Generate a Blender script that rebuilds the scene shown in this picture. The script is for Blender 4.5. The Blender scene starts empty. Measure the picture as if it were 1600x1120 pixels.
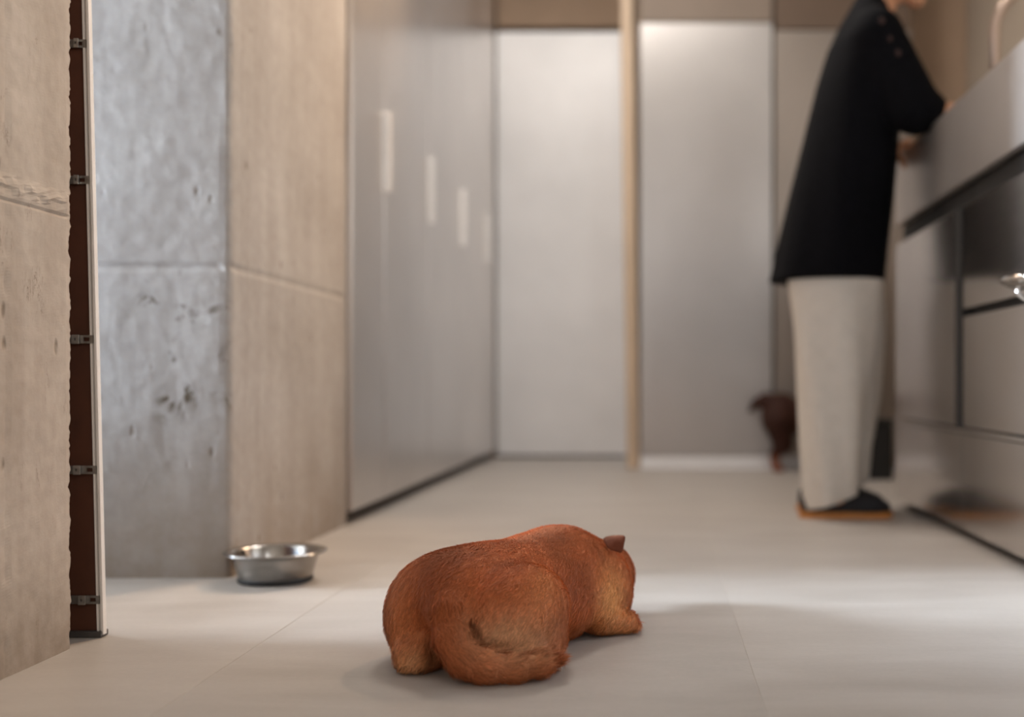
import bpy, bmesh, math, random
import numpy as np
from mathutils import Vector, Matrix, noise

scene = bpy.context.scene
random.seed(7); RNG = np.random.default_rng(7)

# ------------------------------------------------------------------ camera
F = 1778.0; VX, VY, H = 1026.0, 597.0, 0.34      # focal length in px, vanishing point, eye height
cam_d = bpy.data.cameras.new('camera'); cam = bpy.data.objects.new('camera', cam_d)
scene.collection.objects.link(cam); scene.camera = cam
cam.location = (0, 0, H); cam.rotation_euler = (math.pi/2, 0, 0)
cam_d.sensor_width = 36; cam_d.lens = 36*F/1600
cam_d.shift_x = (800-VX)/1600; cam_d.shift_y = (VY-560)/1600
cam_d.clip_start = .02
cam_d.dof.use_dof = True; cam_d.dof.focus_distance = 1.42; cam_d.dof.aperture_fstop = 1.9

# ------------------------------------------------------------------ world, light, exposure
world = bpy.data.worlds.new('world'); scene.world = world; world.use_nodes = True
bg = world.node_tree.nodes['Background']; bg.inputs[0].default_value = (.88, .94, 1, 1); bg.inputs[1].default_value = .6
def area(name, loc, rot, sx, sy, power, col, spread=180):
    l = bpy.data.lights.new(name, 'AREA'); l.shape = 'RECTANGLE'; l.size = sx; l.size_y = sy
    l.energy = power; l.color = col; l.spread = math.radians(spread)
    o = bpy.data.objects.new(name, l); scene.collection.objects.link(o); o.location = loc; o.rotation_euler = rot
    return o
R90 = math.pi/2
# daylight through the glazed opening at the end of the side alcove, and through the window behind the camera, plus two added lights
area('alcove_daylight', (-6.13, 2.0, 1.15), (0, -R90, 0), 2.1, 1.34, 2300, (.72, .85, 1))
area('added_side_light', (-.90, -1.7, 1.3), (0, -R90, 0), 1.9, 2.9, 24, (.97, .98, 1))  # added light, no window known here; brightens the fridge and foreground
area('back_window_daylight', (-.33, -4.03, 1.75), (R90, 0, 0), .7, 1.0, 9, (.97, .98, 1))
area('added_right_light', (1.40, -.95, 1.65), (0, R90, 0), 1.1, 2.4, 28, (1, .97, .93))  # added light from the right, brightens the near wall and pillar
# ceiling lamp of the kitchen and a warm ceiling spotlight aimed at the pillar
area('ceiling_lamp_kitchen', (-.25, 3.3, 2.46), (0, 0, 0), .4, .6, 24, (1, .93, .86))
spot_d = bpy.data.lights.new('ceiling_spotlight', 'SPOT'); spot_d.energy = 215; spot_d.color = (1, .70, .46)
spot_d.spot_size = math.radians(52); spot_d.spot_blend = .9; spot_d.shadow_soft_size = .06
spot = bpy.data.objects.new('ceiling_spotlight', spot_d); scene.collection.objects.link(spot); spot.location = (.55, 3.7, 2.42)
spot.rotation_euler = (Vector((-.74, 2.45, 1.1))-Vector(spot.location)).to_track_quat('-Z', 'Y').to_euler()
vs = scene.view_settings
scene.display_settings.display_device = 'sRGB'
vs.view_transform = 'Standard'; vs.look = 'None'; vs.exposure = 0.22; vs.gamma = 1; vs.use_curve_mapping = False

# ------------------------------------------------------------------ helpers
def srgb(r, g, b):
    f = lambda c: (c/255/12.92) if c/255 <= .04045 else ((c/255+.055)/1.055)**2.4
    return (f(r), f(g), f(b), 1)
def px(x, y, z):                                  # a point of the place, y = depth
    return ((x-VX)/F*z, z, H-(y-VY)/F*z)
COL = scene.collection
def tag(o, label=None, cat=None, group=None, kind=None):
    if label: o['label'] = label
    if cat: o['category'] = cat
    if group: o['group'] = group
    if kind: o['kind'] = kind
    return o
def empty(name, loc=(0, 0, 0)):
    o = bpy.data.objects.new(name, None); COL.objects.link(o); o.location = loc; o.empty_display_size = .05
    return o
def put(name, me, mat, parent=None, smooth=False):
    o = bpy.data.objects.new(name, me); COL.objects.link(o)
    if mat is not None and not me.materials: me.materials.append(mat)
    if parent is not None:
        o.parent = parent
        o.matrix_parent_inverse = Matrix.Translation(-Vector(parent.location)) if parent.type == 'EMPTY' else Matrix.Identity(4)
    if smooth: me.polygons.foreach_set('use_smooth', [True]*len(me.polygons))
    return o
def box_me(name, x0, x1, y0, y1, z0, z1, bev=.0015, top_dx=0):
    bm = bmesh.new(); bmesh.ops.create_cube(bm, size=1)
    for v in bm.verts:
        up = v.co.z > 0
        v.co = Vector(((x0+x1)/2+v.co.x*(x1-x0)+(top_dx if up else 0), (y0+y1)/2+v.co.y*(y1-y0), (z0+z1)/2+v.co.z*(z1-z0)))
    if bev: bmesh.ops.bevel(bm, geom=bm.edges[:], offset=bev, segments=2, affect='EDGES', profile=.5)
    me = bpy.data.meshes.new(name); bm.to_mesh(me); bm.free(); return me
def box(name, x0, x1, y0, y1, z0, z1, mat, parent=None, bev=.0015, top_dx=0):
    return put(name, box_me(name, x0, x1, y0, y1, z0, z1, bev, top_dx), mat, parent)
def mesh_from(name, V, Fc):
    me = bpy.data.meshes.new(name); me.from_pydata(V, [], Fc); me.update(); return me
def lathe(name, prof, n, mat, parent, c):
    V = [(c[0]+r*math.cos(2*math.pi*i/n), c[1]+r*math.sin(2*math.pi*i/n), c[2]+z) for r, z in prof for i in range(n)]
    Fc = [(k*n+i, k*n+(i+1) % n, (k+1)*n+(i+1) % n, (k+1)*n+i) for k in range(len(prof)-1) for i in range(n)]
    return put(name, mesh_from(name, V, Fc), mat, parent, True)
def tube_me(name, pts, rad, n=14):
    pts = [Vector(p) for p in pts]; V = []; Fc = []
    rad = rad if hasattr(rad, '__len__') else [rad]*len(pts)
    up = None
    for i, p in enumerate(pts):
        t = (pts[min(i+1, len(pts)-1)]-pts[max(i-1, 0)]).normalized()
        if up is None: up = t.orthogonal().normalized()
        up = (up-t*up.dot(t)).normalized(); sd = t.cross(up)
        V += [tuple(p+(up*math.cos(a)+sd*math.sin(a))*rad[i]) for a in (2*math.pi*k/n for k in range(n))]
    for i in range(len(pts)-1):
        Fc += [(i*n+k, i*n+(k+1) % n, (i+1)*n+(k+1) % n, (i+1)*n+k) for k in range(n)]
    Fc += [tuple(range(n-1, -1, -1)), tuple((len(pts)-1)*n+k for k in range(n))]
    return mesh_from(name, V, Fc)

# ---- materials
def mat_new(name):
    m = bpy.data.materials.new(name); m.use_nodes = True
    nt = m.node_tree; return m, nt, nt.nodes['Principled BSDF']
def nd(nt, t, **kw):
    n = nt.nodes.new(t)
    for k, v in kw.items():
        if k.startswith('i_'):
            key = k[2:]; key = int(key) if key.isdigit() else key
            n.inputs[key].default_value = v
        else: setattr(n, k, v)
    return n
def coords(nt, scale=(1, 1, 1)):
    g = nd(nt, 'ShaderNodeNewGeometry'); m = nd(nt, 'ShaderNodeMapping'); m.inputs['Scale'].default_value = scale
    nt.links.new(g.outputs['Position'], m.inputs['Vector']); return m.outputs[0]
def noise_n(nt, vec, scale, detail=4, rough=.55, dist=0):
    n = nd(nt, 'ShaderNodeTexNoise', i_Scale=scale, i_Detail=detail, i_Roughness=rough, i_Distortion=dist)
    nt.links.new(vec, n.inputs['Vector']); return n.outputs['Fac']
def ramp(nt, fac, stops):
    r = nd(nt, 'ShaderNodeValToRGB'); e = r.color_ramp.elements
    while len(e) < len(stops): e.new(.5)
    for el, (p, c) in zip(e, stops): el.position = p; el.color = c if len(c) == 4 else (*c, 1)
    nt.links.new(fac, r.inputs[0]); return r.outputs[0]
def mix(nt, fac, a, b, mode='MIX'):
    n = nd(nt, 'ShaderNodeMix', data_type='RGBA', blend_type=mode)
    for s, v in ((n.inputs[0], fac), (n.inputs[6], a), (n.inputs[7], b)):
        if hasattr(v, 'links') or isinstance(v, bpy.types.NodeSocket): nt.links.new(v, s)
        else: s.default_value = v
    return n.outputs[2]
def math_n(nt, op, a, b=0.0, clamp=False):
    n = nd(nt, 'ShaderNodeMath', operation=op, use_clamp=clamp)
    for s, v in zip(n.inputs, (a, b)):
        if isinstance(v, bpy.types.NodeSocket): nt.links.new(v, s)
        else: s.default_value = v
    return n.outputs[0]
def bump(nt, b, h, strength=.2, dist=.002):
    n = nd(nt, 'ShaderNodeBump', i_Strength=strength, i_Distance=dist)
    nt.links.new(h, n.inputs['Height']); nt.links.new(n.outputs[0], b.inputs['Normal'])
def plain(name, col, rough=.6, metal=0.0, var=.12, scale=30, spec=.5):
    m, nt, b = mat_new(name)
    n = noise_n(nt, coords(nt), scale)
    lo = tuple(c*(1-var) for c in col[:3])+(1,); hi = tuple(min(1, c*(1+var)) for c in col[:3])+(1,)
    nt.links.new(ramp(nt, n, [(.3, lo), (.7, hi)]), b.inputs['Base Color'])
    b.inputs['Roughness'].default_value = rough; b.inputs['Metallic'].default_value = metal
    b.inputs['Specular IOR Level'].default_value = spec
    return m
def concrete(name, a, bcol, stain=False):
    m, nt, b = mat_new(name)
    c = coords(nt); big = noise_n(nt, c, 3.2, 6, .6); fine = noise_n(nt, c, 42, 5, .6)
    streak = noise_n(nt, coords(nt, (14, 14, 1.3)), 1.5, 4)
    col = ramp(nt, big, [(.3, a), (.72, bcol)])
    col = mix(nt, .35, col, ramp(nt, streak, [(.35, (.62, .58, .53)), (.65, (1, 1, 1))]), 'MULTIPLY')
    col = mix(nt, .3, col, ramp(nt, fine, [(.35, (.7, .68, .64)), (.6, (1, 1, 1))]), 'MULTIPLY')
    # small pits, a little stretched along the height
    vor = nd(nt, 'ShaderNodeTexVoronoi', i_Scale=1.0); nt.links.new(coords(nt, (34, 34, 17)), vor.inputs['Vector'])
    where = ramp(nt, noise_n(nt, c, 11, 3), [(.57, (0, 0, 0)), (.63, (1, 1, 1))])
    pit = math_n(nt, 'MULTIPLY', ramp(nt, vor.outputs['Distance'], [(.08, (1, 1, 1)), (.2, (0, 0, 0))]), where)
    col = mix(nt, math_n(nt, 'MULTIPLY', pit, .6), col, srgb(92, 74, 54))
    if stain:                                     # the dark worn patches on the pillar's face
        wear = ramp(nt, noise_n(nt, c, 15, 6, .68, 1.2), [(.54, (0, 0, 0)), (.60, (1, 1, 1))])
        sep = nd(nt, 'ShaderNodeSeparateXYZ'); nt.links.new(c, sep.inputs[0])
        def near(z0, w):
            d = math_n(nt, 'ABSOLUTE', math_n(nt, 'SUBTRACT', sep.outputs['Z'], z0))
            return math_n(nt, 'SUBTRACT', 1.0, math_n(nt, 'DIVIDE', d, w), True)
        band = math_n(nt, 'MAXIMUM', near(.345, .085), math_n(nt, 'MULTIPLY', near(.48, .08), .5))
        front = math_n(nt, 'LESS_THAN', sep.outputs['Y'], 1.985)
        patch = ramp(nt, noise_n(nt, c, 6.5, 2), [(.44, (0, 0, 0)), (.56, (1, 1, 1))])
        wear = math_n(nt, 'MULTIPLY', math_n(nt, 'MULTIPLY', wear, front), patch)
        k = math_n(nt, 'MULTIPLY', math_n(nt, 'MULTIPLY', wear, band), 1.8, True)
        col = mix(nt, k, col, srgb(88, 76, 60))
        low_brown = math_n(nt, 'MULTIPLY', near(.0, .30), noise_n(nt, c, 9, 5, .6))      # browner towards the floor, broken up by noise
        col = mix(nt, math_n(nt, 'MULTIPLY', low_brown, .9, True), col, srgb(128, 104, 78))
    else:                                         # thin upright cracks and grey damp marks low on the wall end
        sep = nd(nt, 'ShaderNodeSeparateXYZ'); nt.links.new(c, sep.inputs[0])
        cr = noise_n(nt, coords(nt, (70, 70, 11)), 1.0, 5, .7, .6)
        line = ramp(nt, cr, [(.485, (0, 0, 0)), (.5, (1, 1, 1)), (.515, (0, 0, 0))])
        sel = ramp(nt, noise_n(nt, coords(nt, (22, 22, 14)), 1.0, 2), [(.6, (0, 0, 0)), (.68, (1, 1, 1))])
        col = mix(nt, math_n(nt, 'MULTIPLY', math_n(nt, 'MULTIPLY', line, sel), .75), col, srgb(84, 64, 46))
        low = math_n(nt, 'SUBTRACT', 1.0, math_n(nt, 'DIVIDE', math_n(nt, 'ABSOLUTE', sep.outputs['Z']), .16), True)
        damp = math_n(nt, 'MULTIPLY', low, noise_n(nt, c, 26, 5, .65))
        col = mix(nt, math_n(nt, 'MULTIPLY', damp, 1.1, True), col, srgb(120, 106, 92))
    nt.links.new(col, b.inputs['Base Color']); b.inputs['Roughness'].default_value = .85
    b.inputs['Specular IOR Level'].default_value = .25
    h = math_n(nt, 'SUBTRACT', math_n(nt, 'ADD', math_n(nt, 'MULTIPLY', fine, .5), big), math_n(nt, 'MULTIPLY', pit, .9))
    bump(nt, b, h, .45, .004)
    return m
def steel(name, col, rough=.27, aniso=.55, wob=.02, metal=1.0):
    m, nt, b = mat_new(name)
    n = noise_n(nt, coords(nt, (3, 3, 260)), 2, 3)
    cl = noise_n(nt, coords(nt), 2.2, 3)
    lo = tuple(x*.88 for x in col[:3])+(1,)
    nt.links.new(ramp(nt, cl, [(.3, lo), (.7, col)]), b.inputs['Base Color'])
    b.inputs['Metallic'].default_value = metal
    nt.links.new(math_n(nt, 'ADD', math_n(nt, 'MULTIPLY', n, .08), rough-.04), b.inputs['Roughness'])
    b.inputs['Anisotropic'].default_value = aniso
    t = nd(nt, 'ShaderNodeTangent', direction_type='RADIAL', axis='Z'); nt.links.new(t.outputs[0], b.inputs['Tangent'])
    bump(nt, b, noise_n(nt, coords(nt), 2.6, 2), wob, .03)
    return m
def tile_mat():
    m, nt, b = mat_new('floor_tile_porcelain')
    c = coords(nt); a = noise_n(nt, coords(nt, (1, 3.2, 1)), 3.0, 6, .6, .4); f = noise_n(nt, c, 130, 3)
    col = ramp(nt, a, [(.3, srgb(166, 158, 150)), (.7, srgb(183, 176, 169))])
    oi = nd(nt, 'ShaderNodeObjectInfo')
    col = mix(nt, .12, col, ramp(nt, f, [(.3, (.6, .6, .6)), (.7, (1, 1, 1))]), 'MULTIPLY')
    v = math_n(nt, 'ADD', math_n(nt, 'MULTIPLY', oi.outputs['Random'], .06), .95)
    hs = nd(nt, 'ShaderNodeHueSaturation'); nt.links.new(v, hs.inputs['Value']); nt.links.new(col, hs.inputs['Color'])
    nt.links.new(hs.outputs[0], b.inputs['Base Color'])
    nt.links.new(math_n(nt, 'ADD', math_n(nt, 'MULTIPLY', a, .12), .40), b.inputs['Roughness'])
    b.inputs['Specular IOR Level'].default_value = .4
    bump(nt, b, f, .05, .001)
    return m
M = {}
M['conc_near'] = concrete('concrete_raw', srgb(174, 160, 147), srgb(195, 183, 170))
M['conc_pillar'] = concrete('concrete_pillar', srgb(160, 153, 147), srgb(184, 179, 174), True)
M['plaster'] = plain('plaster_warm_grey', srgb(178, 164, 148), .9, 0, .06, 6)
M['brown_wall'] = plain('plaster_brown', srgb(180, 156, 134), .8, 0, .08, 4)
M['brown_dark'] = plain('brown_panel', srgb(112, 94, 80), .6, 0, .08, 4)
M['grey_panel'] = plain('grey_brown_panel', srgb(142, 128, 116), .7, 0, .05, 4)
M['alcove'] = plain('blue_grey_paint', srgb(112, 120, 130), .9, 0, .05, 5)
M['ceiling'] = plain('ceiling_concrete', srgb(190, 180, 168), .9, 0, .06, 5)
M['steel'] = steel('brushed_steel', (.80, .76, .73, 1), .30, .5, .012)
M['steel_dark'] = steel('brushed_steel_grey', (.60, .575, .56, 1), .38, .4, .02)
M['steel_fridge'] = steel('brushed_steel_pale', (.90, .90, .91, 1), .44, .3, metal=.3)
M['steel_side'] = steel('brushed_steel_cabinet', (.72, .68, .65, 1), .2, .4)
M['steel_apron'] = steel('brushed_steel_apron', (.62, .575, .54, 1), .38, .3, metal=.85)
M['steel_brown'] = steel('brushed_steel_brown', (.42, .37, .33, 1), .42, .3)
M['handle'] = plain('satin_aluminium', (.86, .84, .82, 1), .42, .35, .04)
M['chrome'] = plain('chrome', (.88, .87, .86, 1), .08, 1, .02)
M['dark'] = plain('black_recess', (.012, .011, .011, 1), .7, 0, .1)
M['plinth_dark'] = plain('dark_plinth', srgb(62, 48, 38), .6)
M['plinth_white'] = plain('white_plinth', (.86, .86, .88, 1), .45, 0, .02)
M['grout'] = plain('grout', srgb(184, 177, 169), .9)
M['tile'] = tile_mat()
M['wood_post'] = plain('pale_post', srgb(206, 182, 156), .55, 0, .05, 5)
M['brown_board'] = plain('brown_board', srgb(80, 44, 27), .65, 0, .18, 18)
M['alu'] = plain('white_aluminium', srgb(226, 220, 214), .45, 0, .03)
M['zinc'] = plain('zinc_strap', (.36, .35, .33, 1), .45, .9, .25, 120)
M['zinc_bright'] = plain('zinc_bright', (.62, .6, .56, 1), .4, .85, .2, 120)
M['track'] = plain('grey_track', srgb(96, 92, 90), .5, .6)
M['rubber'] = plain('black_rubber', (.012, .012, .012, 1), .6)
M['bowl'] = plain('bowl_steel', (.36, .345, .33, 1), .2, 1, .03)
M['tap'] = plain('tap_satin', srgb(206, 182, 164), .35, .6, .03)

# ------------------------------------------------------------------ floor
floor = box('floor', -6.15, 1.4, -4.2, 5.5, -.05, -.0006, M['grout'], bev=0); tag(floor, 'pale beige floor of large porcelain tiles', kind='structure')
PX, PY, X0 = .6285, 1.257, -.516-5*.6285
tile_me = box_me('tile', .0005, PX-.0005, .0005, PY-.0005, -.011, 0, .0003)
tile_me.materials.append(M['tile'])
for i in range(8):
    for j in range(8):
        o = put('tile', tile_me, None, floor); o.location = (X0+i*PX, -4.35+j*PY+.02, 0)

# ------------------------------------------------------------------ raw concrete walls (plan outline lofted up the height)
def loft_plan(name, fn, zs, mat, closed_top=True):
    V = []; n = None
    for z in zs:
        ring = fn(z); n = len(ring); V += [(x, y, z+dz) for x, y, dz in ring]
    Fc = [(k*n+i, k*n+(i+1) % n, (k+1)*n+(i+1) % n, (k+1)*n+i) for k in range(len(zs)-1) for i in range(n)]
    Fc += [tuple(range(n-1, -1, -1)), tuple((len(zs)-1)*n+i for i in range(n))]
    me = mesh_from(name, V, Fc); o = put(name, me, mat, None); return o
def nz(x, y, z, s): return noise.noise(Vector((x*s, y*s, z*s)))
def zlist(z0, z1, fine0, fine1, df, dc):
    zs = [z0]; 
    while zs[-1] < z1-1e-6: zs.append(min(z1, zs[-1]+(df if fine0 <= zs[-1] < fine1 else dc)))
    return zs
XN, YN = -.748, 1.458
def near_wall(z):
    jag = .0026*nz(1, 2, z, 40)+.0036*nz(3, 1, z, 90)+.003*nz(2, 8, z, 190)+.003*max(0, nz(5, 5, z, 9))
    face = []
    ys = [.35, .6, .8, 1.0]+[1.2+i*.012 for i in range(21)]
    for y in ys:
        d = .0012*nz(0, y, z, 14)+.0006*nz(4, y, z, 60)
        q = abs(z-.566-.002*nz(9, y, 0, 30))
        d += .0035*max(0, 1-q/.016)*(1+1.5*nz(2, y, z, 120))-.004*max(0, 1-q/.016)*max(0, nz(5, y, z, 160)-.15)         # the proud rough band of the pour joint
        d -= .0025*max(0, 1-abs(z-.549)/.003)
        d -= .0025*max(0, 1-abs(y-1.308)/.012)*max(0, .35+nz(7, y, z, 45))   # board joint
        face.append((XN+d, y, 0))
    c = nz(11, 3, z, 24)
    face.append((XN-.001, YN-.006+jag-.003*max(0, c), 0)); face.append((XN-.006-.004*max(0, c), YN+jag-.001, 0))
    face += [(XN-.03, YN+.004, 0), (-1.05, YN+.004, 0), (-1.05, .35, 0)]
    return face
wl = loft_plan('wall_left', near_wall, zlist(0, 2.5, 0, .95, .0035, .1), M['conc_near']); tag(wl, 'raw tan concrete wall end at the left edge', kind='structure')
XC, YC0, YC1 = -.740, 1.975, 2.712
def pillar(z):
    q = max(0, 1-abs(z-.543)/.006)
    face = []
    for i in range(31):
        y = YC1-(YC1-YC0-.012)*i/30
        d = .0016*nz(2, y, z, 7)+.0006*nz(8, y, z, 40)-.006*q*(.5+max(0, nz(1, y, z, 12)))
        face.append((XC+d, y, 0))
    c = .003*nz(6, 6, z, 30)+.003*nz(6, 1, z, 85)
    face += [(XC-.003+.4*c, YC0+.004-.3*c, 0), (XC-.009+c*.5, YC0+.0005, 0)]
    for i in range(24):
        x = XC-.02-i*.012
        d = .0014*nz(x, 1, z, 9)+.0006*nz(x, 3, z, 45)-.005*q
        face.append((x, YC0-d, 0))
    face += [(-1.15, YC0, 0), (-1.33, YC0, 0), (-1.33, YC1-.004, 0)]
    return list(reversed(face))
pl = loft_plan('wall_pillar', lambda z: list(reversed(pillar(z))), zlist(0, 2.5, 0, 1.3, .01, .1), M['conc_pillar'])
tag(pl, 'weathered concrete pillar behind the steel bowl', kind='structure')
for w in (wl, pl):
    bm = bmesh.new(); bm.from_mesh(w.data); bmesh.ops.recalc_face_normals(bm, faces=bm.faces); bm.to_mesh(w.data); bm.free()

def frame_wall(name, x0, x1, y0, y1, z0, z1, hole, axis, mat):
    """wall slab with one rectangular hole; hole=(a0,a1,h0,h1) along the wall and up"""
    bm = bmesh.new(); a0, a1, h0, h1 = hole
    if axis == 'x': lo, hi = x0, x1
    else: lo, hi = y0, y1
    A = [lo, a0, a1, hi]; Z = [z0, h0, h1, z1]
    for i in range(3):
        for j in range(3):
            if i == 1 and j == 1: continue
            q = [(A[i], Z[j]), (A[i+1], Z[j]), (A[i+1], Z[j+1]), (A[i], Z[j+1])]
            fr = (y0 if axis == 'x' else x0)
            bm.faces.new([bm.verts.new((a, fr, z) if axis == 'x' else (fr, a, z)) for a, z in q])
    bmesh.ops.remove_doubles(bm, verts=bm.verts[:], dist=1e-5)
    ext = bmesh.ops.extrude_face_region(bm, geom=bm.faces[:])
    dv = Vector((0, y1-y0, 0)) if axis == 'x' else Vector((x1-x0, 0, 0))
    bmesh.ops.translate(bm, verts=[g for g in ext['geom'] if isinstance(g, bmesh.types.BMVert)], vec=dv)
    bmesh.ops.recalc_face_normals(bm, faces=bm.faces[:])
    me = bpy.data.meshes.new(name); bm.to_mesh(me); bm.free()
    return tag(put(name, me, mat), kind='structure')
frame_wall('wall_alcove', -6.10, -6.00, -.2, 2.708, 0, 2.5, (1.32, 2.68, .05, 2.25), 'y', M['alcove'])
tag(box('wall_shade_blocker', -1.42, -1.335, -.198, 2.708, 0, .27, M['alcove'], bev=.004), kind='structure')  # unseen block, added to keep daylight off the alcove floor and pillar base
tag(box('wall_alcove_far', -6.10, -1.34, 2.71, 2.79, 0, 2.5, M['alcove'], bev=0), kind='structure')
frame_wall('wall_back', -1.05, 1.36, -4.0, -3.9, 0, 2.5, (-.68, .02, 1.25, 2.25), 'x', M['plaster'])
frame_wall('wall_left_rear', -.85, -.748, -3.898, .348, 0, 2.5, (-3.15, -.25, .35, 2.25), 'y', M['plaster'])  # opening made for the added side light
tag(box('wall_alcove_side', -6.10, -1.052, -.30, -.20, 0, 2.5, M['alcove'], bev=0), kind='structure')
frame_wall('wall_right', 1.26, 1.36, -3.898, 4.75, 0, 2.5, (-2.2, .3, 1.05, 2.25), 'y', M['plaster'])  # opening made for the added right-hand light
tag(box('wall_far', -.11, 1.258, 4.62, 4.75, 0, 2.5, M['brown_wall'], bev=0), kind='structure')
tag(box('wall_far_recess', -1.4, -.112, 5.22, 5.32, 0, 2.5, M['brown_wall'], bev=0), kind='structure')
tag(box('ceiling', -6.15, 1.4, -4.2, 5.5, 2.502, 2.6, M['ceiling'], bev=0), kind='structure')

# ------------------------------------------------------------------ door jamb at the alcove opening
YJ = 1.520
dj = empty('door_1', (-.77, YJ, 0)); tag(dj, 'brown door jamb with white metal profile beside the concrete wall', kind='structure')
lean = -.0205/.851*2.3
box('core_board', -1.048, -.7457, YJ, YJ+.006, .008, 2.3, M['brown_board'], dj, .001, top_dx=lean)
zz = (.004, 2.3)
prof = [(-.7455, -.004), (-.7430, -.004), (-.7430, 0), (-.7395, 0), (-.7395, -.005), (-.7365, -.005), (-.7365, .004), (-.7455, .004)]
V = [(x+(lean if z > 1 else 0), YJ+y, z) for z in zz for x, y in prof]; n = len(prof)
Fc = [(i, (i+1) % n, n+(i+1) % n, n+i) for i in range(n)]+[tuple(range(n-1, -1, -1)), tuple(range(n, 2*n))]
put('metal_profile', mesh_from('metal_profile', V, Fc), M['alu'], dj)
box('gap_light_stop', -1.10, -1.051, 1.40, YJ+.03, 0, 2.495, M['brown_board'], dj, 0)  # unseen filler, added to stop daylight leaking between wall and jamb
box('threshold_track', -1.04, -.738, YJ-.008, YJ+.012, .0005, .0085, M['track'], dj, .001)
def plate(name, x0, x1, z0, z1, y, t, hx, hz, hw, hh, mat, parent):
    o = frame_wall(name, x0, x1, y, y+t, z0, z1, (hx-hw, hx+hw, hz-hh, hz+hh), 'x', mat)
    del o['kind']; o.parent = parent; o.matrix_parent_inverse = Matrix.Translation(-Vector(parent.location)); return o
for k, (yy, xa, xb) in enumerate(((68, 113, 134), (281, 113, 138), (530, 112, 145), (734, 114, 150), (937, 117, 155))):
    x0, _, zc = px(xa-6, yy, YJ-.004); x1 = px(xb, yy, YJ-.004)[0]
    br = plate('bracket', x0, x1, zc-.0055, zc+.0055, YJ-.0042, .002, x1-.0085, zc, .004, .0026, M['zinc'], dj)
    tabx = px(xa+(4 if k != 4 else 9), yy, YJ-.01)[0]
    w = .0045 if k > 1 else .003
    o = plate('bracket_tab', tabx-w, tabx+w, zc-.006, zc+.006, YJ-.008, .002, tabx-.0006, zc, .0016, .0018, M['zinc_bright'], dj)
    o.rotation_euler = (0, 0, 0)

# ------------------------------------------------------------------ tall steel units on the left
XU = -.726
seams = [2.716, 3.03, 3.63, 4.23, 4.83, 5.105]
names = ['narrow tall steel cabinet next to the concrete pillar', 'tall brushed steel cabinet second from the concrete pillar',
         'tall brushed steel cabinet third from the concrete pillar', 'tall brushed steel cabinet fourth from the concrete pillar',
         'narrow tall steel cabinet in the corner beside the pale fridge']
tilt = [.004, -.006, .003, -.002, .003]
for k in range(5):
    a, b_ = seams[k], seams[k+1]
    u = empty('tall_cabinet', (XU, (a+b_)/2, 0)); tag(u, names[k], 'cabinet', 'tall steel cabinets along the left wall')
    box('carcass', -1.32, XU-.024, a+.0005, b_-.0005, .05, 2.3, M['dark'], u)
    box('plinth', -1.30, XU-.03, a+.001, b_-.001, 0, .05, M['plinth_dark'], u, 0)
    d = box('door', XU-.020, XU, a+.003, b_-.003, .032, 2.3, M['steel'], u, .0015)
    d.rotation_euler = (0, 0, 0)
    me = d.data
    for v in me.vertices: v.co.x += tilt[k]*(v.co.y-(a+b_)/2)
    if k < 4:
        y = b_-.014
        bm = bmesh.new(); bmesh.ops.create_cube(bm, size=1)
        for v in bm.verts: v.co = Vector((XU+.0105+v.co.x*.021, y+v.co.y*.004, .95+v.co.z*.21))
        bmesh.ops.bevel(bm, geom=bm.edges[:], offset=.001, segments=1, affect='EDGES')
        me = bpy.data.meshes.new('handle'); bm.to_mesh(me); bm.free()
        hd = put('handle', me, M['handle'], d)
        bm = bmesh.new(); bmesh.ops.create_cube(bm, size=1)
        for v in bm.verts: v.co = Vector((XU+.0195+v.co.x*.003, y+.007+v.co.y*.012, .95+v.co.z*.21))
        me = bpy.data.meshes.new('handle_lip'); bm.to_mesh(me); bm.free(); put('handle_lip', me, M['handle'], d)

# ------------------------------------------------------------------ far end: pale fridge, post, steel units
fr = empty('fridge', (-.42, 5.13, 0)); tag(fr, 'pale brushed steel fridge column at the far end of the corridor', 'fridge')
box('body', XU+.004, -.122, 5.14, 5.215, .02, 1.93, M['dark'], fr)
box('door', XU+.006, -.124, 5.115, 5.138, .012, 1.915, M['steel_fridge'], fr, .002)
box('plinth', XU+.01, -.13, 5.15, 5.21, 0, .018, M['plinth_dark'], fr, 0)
box('top_panel', XU+.006, -.124, 5.125, 5.215, 1.94, 2.49, M['brown_wall'], fr, .001)
tag(box('post', -.117, -.070, 4.50, 4.64, 0, 2.495, M['wood_post'], None, .002, top_dx=-.035), 'pale beige upright post between the fridge and the steel door', 'post')
ru = empty('tall_cabinet', (.2, 4.5, 0)); tag(ru, 'wide tall steel cabinet behind the dark brown dog, above a white plinth', 'cabinet')
box('carcass', -.066, .455, 4.475, 4.615, .053, 2.3, M['dark'], ru)
box('door', -.064, .452, 4.45, 4.473, .053, 1.745, M['steel_dark'], ru, .0015)
box('upper_door', -.064, .452, 4.45, 4.473, 1.750, 2.3, M['grey_panel'], ru, .0015)
box('plinth', -.064, .60, 4.452, 4.615, 0, .051, M['plinth_white'], ru, .001)
rv = empty('tall_cabinet', (.62, 4.5, 0)); tag(rv, 'tall steel cabinet right behind the person in the black shirt', 'cabinet')
box('carcass', .458, 1.0, 4.49, 4.615, .053, 2.3, M['dark'], rv)
box('door', .464, 1.0, 4.462, 4.488, .053, 1.72, M['steel_brown'], rv, .0015)
box('upper_door', .464, 1.0, 4.462, 4.488, 1.725, 2.3, M['brown_dark'], rv, .0015)

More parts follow.
